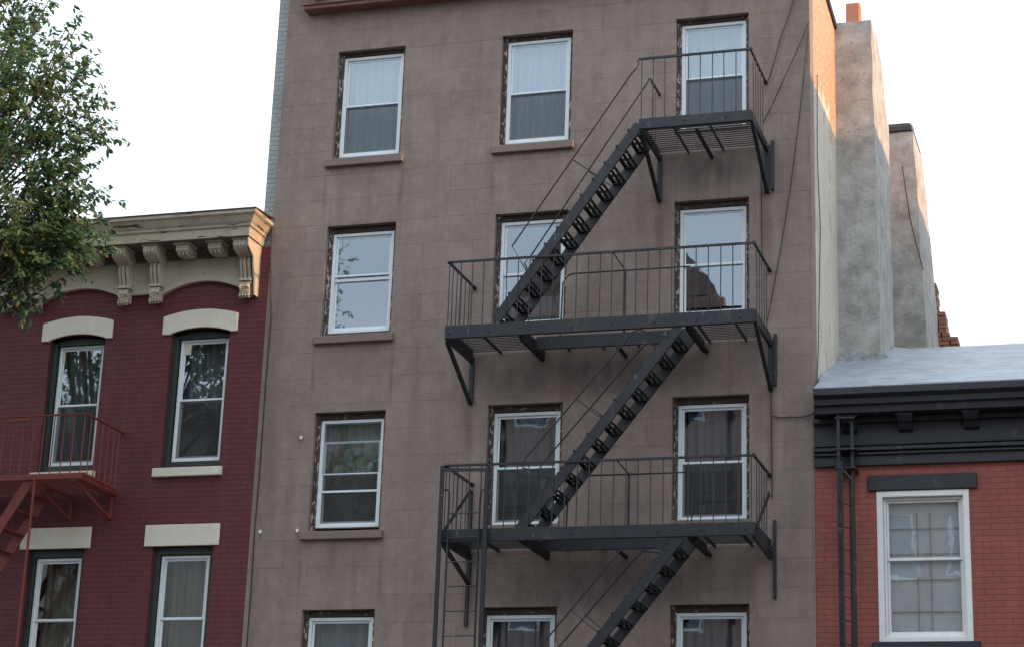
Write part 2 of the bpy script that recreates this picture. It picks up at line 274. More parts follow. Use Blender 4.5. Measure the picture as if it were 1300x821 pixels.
def rect_frame(b, x0, x1, z0, z1, y0, y1, w, wt=None, wb=None):
    wt = wt or w; wb = wb or w
    b.box(x0, x0 + w, y0, y1, z0, z1); b.box(x1 - w, x1, y0, y1, z0, z1); b.box(x0 + w, x1 - w, y0, y1, z1 - wt, z1); b.box(x0 + w, x1 - w, y0, y1, z0, z0 + wb); return b
def drape(x0, x1, z0, z1, y, amp=.012, n=60, ph=0, lean=0):
    b = MB(); rows = 6
    for j in range(rows + 1):
        z = z0 + (z1 - z0) * j / rows
        for i in range(n + 1):
            x = x0 + (x1 - x0) * i / n; xx = x + lean * (1 - j / rows)
            b.v.append((xx, y + amp * math.sin(x * 55 + ph + .6 * math.sin(x * 17)) + amp * .6 * math.sin(x * 23 + j * .5), z))
    for j in range(rows):
        for i in range(n): k = j * (n + 1) + i; b.f.append((k, k + 1, k + n + 2, k + n + 1))
    return b
def window(parent, x0, x1, z0, z1, y, meet=.5, screened=True, curtain='sheer_white', cur=(0, 1), lowered=0, fw=.045, room=True, bars=(), mat='white_metal', lower_curtain=None):
    """double-hung aluminium window: frame, two sashes, glass, insect screen, curtain, room behind"""
    f = rect_frame(MB(), x0, x1, z0, z1, y, y + .09, fw); f.box(x0 + fw, x1 - fw, y + .02, y + .09, z0 + fw, z0 + fw + .012)
    wn = f.build('window', mat, parent, .003)
    a, c, e, g = x0 + fw, x1 - fw, z0 + fw, z1 - fw; zm = e + (g - e) * (1 - meet); sw = .028
    up = rect_frame(MB(), a + .002, c - .002, zm - .015 - lowered, g - lowered, y + .030, y + .052, sw, .03, .036); up.build('upper_sash', mat, wn, .002)
    lo = rect_frame(MB(), a + .002, c - .002, e, zm + .018, y + .056, y + .080, sw, .036, .05); lo.build('lower_sash', mat, wn, .002)
    MB().box(a + sw, c - sw, y + .038, y + .044, zm - lowered, g - .02 - lowered).build('pane', 'window_glass', wn)
    MB().box(a + sw, c - sw, y + .066, y + .072, e + .04, zm).build('pane', 'window_glass', wn)
    if lowered: MB().box(a, c, y + .012, y + .016, zm, g).build('storm_pane', 'window_glass', wn)
    if screened:
        s = MB(); s.box(a + .012, c - .012, y + .014, y + .016, e + .012, zm - .01); s.build('insect_screen', 'screen_mesh', wn)
        rect_frame(MB(), a + .001, c - .001, e + .001, zm + .001, y + .008, y + .022, .014).build('screen_frame', mat, wn)
    for zf in bars:
        z = z1 - (z1 - z0) * zf; MB().box(a + .001, c - .001, y + .003, y + .011, z - .014, z + .014).build('glazing_bar', mat, wn)
    if curtain: drape(a + .0, c - .0, e + (g - e) * cur[0], e + (g - e) * cur[1], y + .19, .028).build('curtain', curtain, wn, smooth=True)
    if lower_curtain: drape(a, c, e, zm, y + .2, ph=2).build('curtain', lower_curtain, wn, smooth=True)
    if room:
        r = MB(); X0, X1, Y0, Y1, Z0, Z1 = x0 - .06, x1 + .06, y + .25, y + 1.9, z0 - .1, z1 + .1
        r.add([(X0, Y0, Z0), (X1, Y0, Z0), (X1, Y0, Z1), (X0, Y0, Z1), (X0, Y1, Z0), (X1, Y1, Z0), (X1, Y1, Z1), (X0, Y1, Z1)], [(4, 5, 6, 7), (0, 1, 5, 4), (3, 7, 6, 2), (0, 4, 7, 3), (1, 2, 6, 5)])
        r.build('room', 'room_wall', wn)
    return wn

# ------------------------------------------------------------------ ground
struct(MB().box(-300, 300, -300, 300, -.3, -.004).build('ground', 'asphalt'))
struct(MB().box(-120, 120, -25, -4.2, -.002, .004).build('road', 'asphalt'))
struct(MB().box(-120, 120, -4.2, 0.0, 0, .14).build('pavement', 'concrete', bevel=.02)); struct(MB().box(-120, 120, -29.5, -25, 0, .14).build('pavement', 'concrete', bevel=.02))

# ------------------------------------------------------------------ brownstone
bs = thing('brownstone_building', 'tall brown stucco apartment building between the maroon house and the low red brick house', 'building', (.5, .3, .14))
XL, XR = -3.352, 4.389
cols = [(-2.505, -1.465), (0.0, 1.045), (2.532, 3.553)]; rows = [(14.0, 12.30), (11.295, 9.66), (8.572, 6.905), (5.85, 4.2)]
holes = [];
for ci, (a, c) in enumerate(cols):
    for ri, (t, b) in enumerate(rows): holes.append((a, c, b if ci == 0 or ri == 0 and ci == 1 else (b - .03 if ri else 12.50 if False else b), t))
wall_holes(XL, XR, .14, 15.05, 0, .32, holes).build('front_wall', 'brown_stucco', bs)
MB().prism([(.32, .14), (14, .14), (14, 14.3), (2.6, 14.78), (.32, 15.05)], 'x', XR - .32, XR - .003).build('side_wall', 'cream_brick', bs)
MB().prism([(.32, .14), (14, .14), (14, 14.3), (2.6, 14.9), (.32, 15.05)], 'x', XL + .003, XL + .3).build('side_wall', 'grey_brick', bs)
MB().prism([(.06, 11.0), (9, 11.0), (9, 14.9), (.06, 15.4)], 'x', -3.53, XL - .003).build('party_wall', 'grey_brick', bs, label='strip of grey painted brick party wall rising above the cream cornice')
MB().prism([(.3, 15.05), (14, 14.3), (14, 14.2), (.3, 14.95)], 'x', XL, XR).build('roof', 'tar', bs)
MB().prism([(-.01, 15.12), (2.45, 14.86), (2.45, 14.76), (-.01, 15.02)], 'x', XR - .1, XR + .035).build('coping', 'tar', bs, .01)
MB().box(XL, XR, 13.7, 14, .14, 14.2).build('rear_wall', 'grey_brick', bs)
cn = MB(); cn.box(-3.02, 4.3, -.22, -.002, 14.63, 14.9); cn.prism([(-.26, 14.90), (-.26, 15.0), (-.55, 15.3), (-.55, 15.42), (.3, 15.5), (.3, 14.9)], 'x', -3.1, 4.38)
cn = cn.build('cornice', 'brown_cornice', bs, .01)
MB().box(-3.05, 4.32, -.25, -.224, 14.69, 14.75).build('moulding', 'brown_cornice', cn)
for i in range(9): MB().box(-2.85 + i * .87, -2.70 + i * .87, -.42, -.255, 14.77, 15.02).build('bracket', 'brown_cornice', cn)
spec = {(0, 0): dict(meet=.49), (0, 1): dict(meet=.47, screened=False, curtain=None, bars=(.43,)), (0, 2): dict(meet=.50, lowered=.25, curtain='sheer_grey', cur=(.3, 1), bars=(.667,)),
        (1, 0): dict(meet=.51), (1, 1): dict(meet=.50, screened=False, curtain='sheer_grey', cur=(0, .3)), (1, 2): dict(meet=.49, curtain='sheer_grey', cur=(.38, 1)),
        (2, 0): dict(meet=.50), (2, 1): dict(meet=.52, screened=False, curtain=None), (2, 2): dict(meet=.50, curtain='sheer_grey', cur=(.45, 1))}
for ci, (a, c) in enumerate(cols):
    for ri, (t, b) in enumerate(rows):
        k = spec.get((ci, ri), dict(curtain='sheer_grey')); lowc = 'sheer_grey' if ri == 0 else None
        top_gap = .055 if ri else .03
        wn = window(bs, a + .06, c - .055, b + (.075 if ci == 0 or (ci == 1 and ri == 0) else .03), t - top_gap - .035, .115, lower_curtain=lowc, **k)
        # old brick moulding left round the newer window, paint peeling
        for p0, p1, q0, q1 in ((a + .002, a + .058, a + .006, a + .03), (c - .053, c - .002, c - .03, c - .006)):
            cs = MB().box(p0, p1, .0905, .20, b + .003, t - .003); cs.box(q0, q1, .075, .09, b + .003, t - .006); cs.build('old_casing', 'old_wood', wn, .004)
        MB().box(a + .059, c - .054, .095, .20, t - top_gap - .03, t - .003).build('old_head', 'dark_wood', wn, .004)
        if ci == 0 or ri == 0 and ci == 1: MB().box(a - .085, c + .06, -.07, .11, b - .115, b - .004 + .06 * 0).build('sill', 'brown_sill', wn, .008)
        else: MB().box(a + .002, c - .002, -.02, .11, b - .02, b + .028).build('sill', 'brown_sill', wn, .004)
# chimneys on the right flank
def skew(b, z0, z1, dx):
    b.v = [(x + (dx if x > XR + .1 else 0) * (z1 - z) / (z1 - z0), y, z) for x, y, z in b.v]; return b
def rough(o, amp, sub=3, scale=1.6):
    s = o.modifiers.new('sub', 'SUBSURF'); s.subdivision_type = 'SIMPLE'; s.levels = s.render_levels = sub
    tx = bpy.data.textures.get('lumps') or bpy.data.textures.new('lumps', 'CLOUDS'); tx.noise_scale = .35; tx.noise_depth = 3
    d = o.modifiers.new('disp', 'DISPLACE'); d.texture = tx; d.strength = amp; d.mid_level = .5; d.texture_coords = 'GLOBAL'
def slab_stack(prof, x0, x1t, x1b, zt, zb, n=14, m=6):
    """chimney breast: front profile in y-z with tapering right side, gridded so that it can be lumpy; prof(z) -> (y front, y back)"""
    b = MB(); ring = []
    for j in range(n + 1):
        z = zb + (zt - zb) * j / n; yf, yb = prof(z); x1 = x1b + (x1t - x1b) * j / n; r = []
        for i in range(m + 1): r.append((x0 + (x1 - x0) * i / m, yf, z))
        for i in range(1, m + 1): r.append((x1, yf + (yb - yf) * i / m, z))
        for i in range(1, m + 1): r.append((x1 + (x0 - x1) * i / m, yb, z))
        ring.append(r)
    L = len(ring[0])
    for r in ring:
        for p in r:
            q = Vector(p); d = noise.noise_vector(q * 1.7) * .022 + noise.noise_vector(q * 5) * .010
            b.v.append((p[0] + (d.x if p[0] > x0 + .01 else 0), p[1] + d.y, p[2] + d.z * .5))
    for j in range(n):
        for i in range(L - 1): k = j * L + i; b.f.append((k, k + 1, k + L + 1, k + L))
    b.f.append(tuple(n * L + i for i in range(L))); return b
def pr1(z):
    if z > 14.0: t = min(1, (z - 14.0) / .86); return 2.42, 4.33 - 1.2 * t ** 1.6
    return 2.42, 4.0 + .33 * max(0, (z - 9.3)) / 4.7
ch = slab_stack(pr1, XR - .02, 4.925, 4.972, 14.86, 9.3, 30, 8).build('chimney', 'cement', bs, label='nearer and taller grey cement chimney with a terracotta pot')
pot = MB(); pot.prism([(4.53, 2.62), (4.745, 2.62), (4.745, 2.83), (4.53, 2.83)], 'z', 14.84, 15.27); pot.build('chimney_pot', 'terracotta', ch, .02)
pot = MB(); pot.tube([(4.80, 2.9, 14.84), (4.80, 2.9, 15.06)], .035, 10); pot.build('chimney_pot', 'terracotta', ch)
ch2 = slab_stack(lambda z: (6.0, 8.9 - .25 * (z - 9.3) if z < 14.2 else 7.2), XR - .02, 5.14, 5.30, 14.5, 9.3, 30, 8).build('chimney', 'cement', bs, label='farther grey cement chimney with a dark tar cap')
cap = MB(); cap.box(XR, 5.13, 5.96, 7.3, 14.50, 14.62); cap.box(XR + .2, 5.10, 5.99, 7.2, 14.62, 14.66); cap.build('chimney_cap', 'tar', ch2, .02)
MB().tube([(4.95, 5.97, 13.9), (5.05, 5.95, 13.0), (5.15, 5.95, 12.5), (5.24, 5.96, 12.1)], .008).build('cable', 'cable_rubber', ch2)
rb = MB(); random.seed(3)
for j in range(34):
    z = 10.4 + j * .075; n = 2 if j < 30 else 1
    for i in range(4 if j < 20 else (3 if j < 28 else 2)):
        if j > 24 and random.random() < .15: continue
        x0 = 4.95 + i * .14 + random.uniform(-.012, .012) - (.06 if j > 20 else 0); rb.box(x0, x0 + .125, 9.0 + random.uniform(-.01, .01), 9.5, z, z + .066)
rb.box(4.95, 5.40, 9.05, 9.48, 10.3, 11.9)
tag(rb.build('broken_chimney', 'rough_brick'), 'crumbling red brick chimney stub peeking out behind the farther cement chimney', 'chimney')

# ------------------------------------------------------------------ maroon row house
rh = thing('maroon_row_house', 'maroon painted brick row house with cream bracketed cornice and arched lintels', 'building', (-7, .3, .14))
RL = -11.5; RR = XL - .004
wA, wB = (-6.745, -5.852), (-4.803, -3.885)
bays = [wA, wB, (-8.70, -7.80)]
zt, zb = 9.90, 7.86
hh = [(a, c, zb, zt) for a, c in bays] + [(a + .0, c, 4.8, 6.76) for a, c in bays] + [(a, c, 1.6, 3.7) for a, c in bays]
wall_holes(RL, RR, .14, 11.05, 0, .3, hh).build('front_wall', 'maroon_brick', rh)
MB().box(RL, RR, .3, 12, 10.95, 11.05).build('roof', 'tar', rh); MB().box(RL, RR, 11.8, 12, .14, 10.95).build('rear_wall', 'maroon_brick', rh)
MB().box(RL + .001, RL + .3, .3, 11.8, .14, 10.95).build('side_wall', 'maroon_brick', rh)
# cornice: swept profile with a mitred return at the right end
Xc = -3.525; crown = [(.03, 11.06), (.50, 11.06), (.505, 11.185), (.53, 11.20), (.535, 11.23), (.56, 11.26), (.60, 11.33), (.635, 11.36), (.635, 11.405), (.60, 11.42), (.03, 11.46)]
b = MB(); n = len(crown)
for k, (d, z) in enumerate(crown):
    s = max(0, (d - .50)) + .045
    b.v += [(RL, -d, z), (Xc + s if d > .1 else Xc + .0, -d, z), (Xc + s if d > .1 else Xc + .0, .0 if d > .1 else -d, z)]
b.v += [(Xc, 0, 11.06), (Xc, 0, 11.46)]
for k in range(n - 1):
    for q in (0, 1): b.f.append((3 * k + q, 3 * k + q + 1, 3 * k + q + 4, 3 * k + q + 3))
b.f.append(tuple(3 * k for k in range(n))); b.f.append(tuple(3 * k + 2 for k in range(1, n - 1)))
co_ = b.build('cornice', 'peeling_cream', rh)
MB().prism([(-.58, 11.412), (-.648, 11.407), (-.648, 11.424), (-.0, 11.48), (-.0, 11.465)], 'x', RL, Xc + .19).build('flashing', 'rusty_iron', co_)
MB().box(RL, Xc + .03, -.485, -.142, 11.048, 11.058).build('soffit', 'dirty_shaded_soffit', co_)
bed = MB(); bed.box(RL, Xc, -.09, -.002, 10.96, 11.058); bed.box(RL, Xc - .0, -.14, -.09, 11.0, 11.056); bed.box(RL, Xc, -.065, -.002, 10.91, 10.96); bed.build('bed_moulding', 'dirty_shaded_soffit', co_, .008)
def arch_board(xa, xb, zs_, zc, y0, y1, ztop, n=18):
    pts = [(xa, ztop), (xb, ztop)]
    for i in range(n + 1):
        u = i / n; x = xb + (xa - xb) * u; k = (2 * u - 1); pts.append((x, zs_ + (zc - zs_) * (1 - k * k)))
    return pts
fz_b = MB(); arches = [(-5.0, -3.66), (-6.95, -5.60), (-8.9, -7.55)]
for xa, xb in arches:
    mould = MB()
    P_ = arch_board(xa, xb, 10.40, 10.585, 0, 0, 10.91); fz_b.prism(P_, 'y', -.045, -.002)
    for r_, y_ in ((.010, -.055), (.0, -.075)):
        pp = P_[2:]
        for i in range(len(pp) - 1):
            (x1, z1), (x2, z2) = pp[i], pp[i + 1]; mould.prism([(x1, z1 + r_ * 2 - .012), (x2, z2 + r_ * 2 - .012), (x2, z2 + .035 + r_ * 3), (x1, z1 + .035 + r_ * 3)], 'y', y_, -.003)
    mould.build('arch_moulding', 'cream_paint', co_)
fz_b.box(-5.60, -5.0, -.045, -.002, 10.43, 10.91); fz_b.box(-7.55, -6.95, -.045, -.002, 10.43, 10.91); fz_b.box(-3.66, Xc, -.045, -.002, 10.40, 10.91); fz_b.box(RL, -8.9, -.045, -.002, 10.43, 10.91)
fz_b.build('frieze', 'cream_paint', co_)
def console(x):
    w_ = .088
    b = MB()                                    # head block, scrolled shank in three lobes, leaf foot
    b.prism([(-.45, 11.055), (-.45, 11.03), (-.02, 11.03), (-.02, 11.055)], 'x', x - .13, x + .13)
    b.prism([(-.43, 11.03), (-.43, 10.96), (-.40, 10.91), (-.33, 10.87), (-.22, 10.85), (-.14, 10.83), (-.02, 10.83), (-.02, 11.03)], 'x', x - .105, x + .105)
    prof = [(-.20, 10.85), (-.225, 10.80), (-.215, 10.72), (-.175, 10.62), (-.15, 10.56), (-.155, 10.52), (-.02, 10.52), (-.02, 10.85)]
    for i in (-1, 0, 1): b.prism(prof if i else [(p - (.015 if p < -.1 else 0), q) for p, q in prof], 'x', x + i * .058 - .020, x + i * .058 + .020)
    b.box(x - w_, x + w_, -.11, -.02, 10.50, 10.85)
    b.box(x - w_ - .008, x + w_ + .008, -.185, -.02, 10.50, 10.53); b.box(x - w_ - .004, x + w_ + .004, -.175, -.02, 10.46, 10.48)
    b.prism([(-.17, 10.46), (-.185, 10.42), (-.16, 10.36), (-.165, 10.32), (-.13, 10.30), (-.02, 10.30), (-.02, 10.46)], 'x', x - .075, x + .075)
    for i in range(4): b.tube([(x - .066 + i * .044, -.14, 10.32), (x - .066 + i * .044, -.165, 10.285), (x - .066 + i * .044, -.13, 10.262)], .020, 6)
    for i in (-1, 1): b.tube([(x + i * .05, -.165, 10.45), (x + i * .062, -.195, 10.40), (x + i * .04, -.17, 10.35)], .018, 6)
    for q in (-.05, 0, .05): b.box(x + q - .012, x + q + .012, -.445, -.43, 10.93, 11.01)
    return b
for x in (-5.555, -5.055, -3.645, -7.0, -7.5, -8.95, -9.45): console(x).build('bracket', 'cream_paint', co_, .006)
for x in (-4.56, -4.06, -6.51, -6.03, -8.45, -7.98):
    b = MB(); b.box(x - .13, x + .13, -.43, -.02, 11.03, 11.056); b.prism([(-.39, 11.03), (-.39, 10.94), (-.30, 10.90), (-.10, 10.90), (-.10, 11.03)], 'x', x - .10, x + .10)
    for q in (-.06, 0, .06): b.tube([(x + q, -.36, 10.94), (x + q, -.34, 10.90), (x + q, -.26, 10.885)], .022, 6)
    b.build('modillion', 'cream_paint', co_, .006)
MB().prism([(-.47, 11.058), (-.44, 10.93), (-.25, 10.83), (-.22, 10.70), (-.15, 10.50), (-.12, 10.30), (-.0, 10.30), (-.0, 11.058)], 'x', Xc + .001, Xc + .024).build('end_panel', 'cream_paint', co_)
# windows with arched heads
def arched_lintel(x0, x1, xa, xb, zl, zs_, zc, ztc, zte, y0=-.035, y1=.30):
    pts = [(x0, zl), (xa, zl)]; N = 16
    for i in range(N + 1): u = i / N; k = 2 * u - 1; pts.append((xa + (xb - xa) * u, zs_ + (zc - zs_) * (1 - k * k)))
    pts += [(xb, zl), (x1, zl)]
    for i in range(N + 1): u = i / N; k = 2 * u - 1; pts.append((x1 + (x0 - x1) * u, zte + (ztc - zte) * (1 - k * k)))
    return MB().prism([p for i, p in enumerate(pts) if i == 0 or (abs(p[0] - pts[i - 1][0]) + abs(p[1] - pts[i - 1][1])) > 1e-5], 'y', y0, -.002)
for bi, (a, c) in enumerate(bays):
    l = arched_lintel(a - .135, c + .112, a, c, 9.81, 9.822, 9.895, 10.165, 10.078).build('lintel', 'cream_stone', rh, .005)
    fr = MB()                                  # deep green timber frame, arched head board
    fr.box(a + .002, a + .075, .07, .26, zb + .002, 9.80); fr.box(c - .05, c - .002, .07, .26, zb + .002, 9.80); fr.box(a + .075, c - .05, .08, .26, zb + .002, zb + .11)
    hp = [(a + .002, 9.76), (c - .002, 9.76), (c - .002, 9.80)]
    for i in range(13): u = i / 12; k = 2 * u - 1; hp.append((c - .002 - (c - a - .004) * u, 9.805 + .065 * (1 - k * k)))
    hp.append((a + .002, 9.80))
    hp = [p for i, p in enumerate(hp) if i == 0 or (Vector(p) - Vector(hp[i - 1])).length > 1e-3]
    fr.prism(hp, 'y', .09, .26); fr.box(a + .075, c - .05, .075, .085, 9.765, 9.79)
    fr.box(a + .075, a + .085, .09, .26, zb + .11, 9.76)
    fr = fr.build('window_frame', 'green_paint', rh, .004)
    w0 = window(rh, a + .105, c - .06, zb + .12, 9.765, .125, meet=.5, curtain=['green_curtain', 'sheer_grey', 'sheer_grey'][bi], cur=(0, 1) if bi == 0 else (.5, 1), fw=.035, screened=True)
    if bi == 1:
        d = MB(); d.add([(a + .45, .33, 8.9), (c - .08, .35, 8.9), (c - .08, .35, 8.30), (c - .22, .34, 8.55)], [(0, 1, 2, 3)]); d.build('curtain', 'sheer_grey', w0)
    MB().box(c - .75 + (0 if bi else -.05), c - .66 + (0 if bi else -.05), .145, .148, 9.55, 9.70).build('sticker', 'cream_stone', w0)
    MB().box(a - .09, c + .045, -.06, .10, zb - .125, zb - .002).build('sill', 'cream_stone', rh, .006)
    MB().box(a - .125, c + .085, -.035, -.002, 6.755, 7.055).build('lintel', 'cream_stone', rh, .006)
    MB().box(a - .09, c + .045, -.06, .10, 4.68, 4.798).build('sill', 'cream_stone', rh, .006)
    g = MB(); rect_frame(g, a + .002, c - .002, 4.802, 6.755, .08, .26, .075, .10, .1); g.build('window_frame', 'green_paint', rh, .004)
    window(rh, a + .09, c - .09, 4.91, 6.645, .125, curtain='tan_curtain', fw=.04, screened=False)
    MB().box(a - .12, c + .09, -.035, -.002, 3.705, 3.95).build('lintel', 'cream_stone', rh); window(rh, a + .02, c - .02, 1.62, 3.68, .125, curtain='tan_curtain')
tag(MB().tube([(-3.345, -.03, 11.35), (-3.335, -.035, 10.9), (-3.30, -.03, 10.4), (-3.262, -.03, 10.0), (-3.27, -.03, 9.0), (-3.262, -.03, 7.7), (-3.275, -.03, 7.0), (-3.262, -.03, 6.2), (-3.28, -.03, 1)], .010).build('cable', 'cable_rubber'),
    'thin dark cable running down the left edge of the brown stucco wall', 'cable')

# ------------------------------------------------------------------ low red brick house on the right
lh = thing('brick_row_house', 'low red brick row house with black cornice and silver roof, right of the brown building', 'building', (8, .3, .14))
LL, LR = XR + .004, 11.3
wins = [(5.16, 6.30), (7.4, 8.5), (9.5, 10.6)]
wall_holes(LL, LR, .14, 8.15, 0, .3, [(a, c, z, t) for a, c in wins for z, t in ((5.35, 7.235), (2.2, 4.2))]).build('front_wall', 'red_brick', lh)
MB().prism([(-.32, 8.50), (-.32, 8.53), (4.0, 10.24), (4.0, 9.9), (.0, 8.1), (-.05, 8.5)], 'x', LL, LR)
def grid_roof():
    b = MB(); nx, ny = 60, 36
    for j in range(ny + 1):
        y = -.42 + (4.1 + .42) * j / ny
        for i in range(nx + 1):
            xa = LL + .07 * max(0, 1 - (y + .42) / 1.2); x = xa + (LR - xa) * i / nx; z = 8.53 + .392 * (y + .35) + noise.noise(Vector((x * .9, y * 1.6, 0))) * .012 + noise.noise(Vector((x * 7, y * 8, 4))) * .004
            d = math.hypot(max(0, x - 5.05), max(0, 2.25 - y, y - 4.0) if not 2.25 < y < 4.0 else 0) if y < 4.1 else 9   # tar-and-silver fillet lapping up round the chimney foot
            if y > 1.4: z += .05 * math.exp(-(d / .08) ** 2) * (1 + .6 * noise.noise(Vector((x * 9, y * 9, 2))))
            if x < LL + .10 and y > .3: z += .05 * (1 - (x - LL) / .10)
            b.v.append((x, y, z))
    for j in range(ny):
        for i in range(nx): k = j * (nx + 1) + i; b.f.append((k, k + 1, k + nx + 2, k + nx + 1))
    k0 = len(b.v); b.v += [(x, y, z - .12) for x, y, z in b.v[:]]
    for i in range(nx): b.f.append((k0 + i, k0 + i + 1, i + 1, i))
    for i in range(nx): q = ny * (nx + 1); b.f.append((q + i, q + i + 1, k0 + q + i + 1, k0 + q + i))
    return b
grid_roof().build('roof', 'silver_roof', lh, smooth=True)
random.seed(9); b = MB(); NX, NY = 70, 16
for j in range(NY + 1):
    for i in range(NX + 1):
        x = 4.40 + .72 * i / NX; u = j / NY; y = 2.10 + .34 * u + .05 * noise.noise(Vector((x * 7, u * 2, 1))); q = Vector((x * 9, y * 11, 3))
        edge = min(1, (NX - i) / 12, u * 4)
        b.v.append((x, y, 8.53 + .392 * (y + .35) - .03 + edge * (.045 + .13 * u ** 2.5) + edge * (noise.noise(q) * .035 + noise.noise(q * 2.7) * .022)))
for j in range(NY):
    for i in range(NX): k = j * (NX + 1) + i; b.f.append((k, k + 1, k + NX + 2, k + NX + 1))
b.build('chimney_flashing', 'flashing_cement', lh, smooth=True)
MB().box(LL, LR, 4.0, 12, 9.9, 10.05).build('rear_roof', 'tar', lh); MB().box(LL, LR, 11.8, 12, .14, 9.9).build('rear_wall', 'red_brick', lh); MB().prism([(.3, .14), (11.8, .14), (11.8, 9.9), (4, 9.9), (.3, 8.4)], 'x', LR - .3, LR - .002).build('side_wall', 'red_brick', lh)
cr_ = MB().prism([(-.36, 8.17), (-.37, 8.25), (-.42, 8.27), (-.425, 8.34), (-.50, 8.38), (-.50, 8.46), (-.44, 8.475), (-.42, 8.49), (.0, 8.49), (.0, 8.17)], 'x', LL + .065, LR).build('cornice', 'black_paint', lh)
fr_ = MB(); fr_.box(LL, LR, -.06, -.002, 7.56, 8.168); fr_.box(LL, LR, -.12, -.06, 7.74, 7.79); fr_.box(LL, LR, -.10, -.06, 7.69, 7.72); fr_.box(LL, LR, -.13, -.06, 7.80, 7.815); fr_.box(LL, LR, -.14, -.06, 8.10, 8.165); fr_.build('frieze', 'black_paint', cr_, .006)
for x in (5.56, 6.37, 7.18, 7.99, 8.8, 9.6, 10.4, 4.86):
    b = MB().prism([(-.30, 8.168), (-.30, 8.12), (-.25, 8.07), (-.18, 8.05), (-.12, 7.99), (-.06, 7.97), (-.06, 8.168)], 'x', x - .09, x + .09); b.box(x - .115, x + .115, -.308, -.06, 8.135, 8.169)
    for q in range(5): b.box(x - .085 + q * .038, x - .065 + q * .038, -.312, -.30, 8.125, 8.14)
    b.build('bracket', 'black_paint', cr_, .006)
for wi, (a, c) in enumerate(wins):
    for z, t in ((5.35, 7.235), (2.2, 4.2)):
        MB().box(a - .10, c + .105, -.035, -.002, t + .001, t + .195).build('lintel', 'black_paint', lh, .008)
        MB().box(a - .08, c + .08, -.06, .09, z - .11, z - .002).build('sill', 'black_paint', lh, .008)
        cs = rect_frame(MB(), a + .002, c - .002, z + .002, t - .002, -.012, .20, .075, .075, .06); cs.build('window_frame', 'white_wood', lh, .005)
        wn = window(lh, a + .08, c - .08, z + .06, t - .08, .055, meet=.44, screened=False, curtain=None, fw=.03, mat='white_wood')
        bl = MB(); k = 0; zz = t - .12
        while zz > z + .1:
            bl.add([(a + .12, .152, zz), (c - .12, .152, zz), (c - .12, .157, zz - .0255), (a + .12, .157, zz - .0255)], [(0, 1, 2, 3)]); zz -= .024
        bl.build('blind', 'white_plastic', wn)
        g = MB()
        for zf in (.20, .37, .54, .75): g.box(a + .12, c - .12, .135, .142, t - .08 - (t - z) * zf - .006, t - .08 - (t - z) * zf + .006)
        for xf in (.42, .56): g.box(a + (c - a) * xf - .006, a + (c - a) * xf + .006, .135, .142, z + .12, t - .26)
        g.build('security_grille', 'grille_tan', wn)

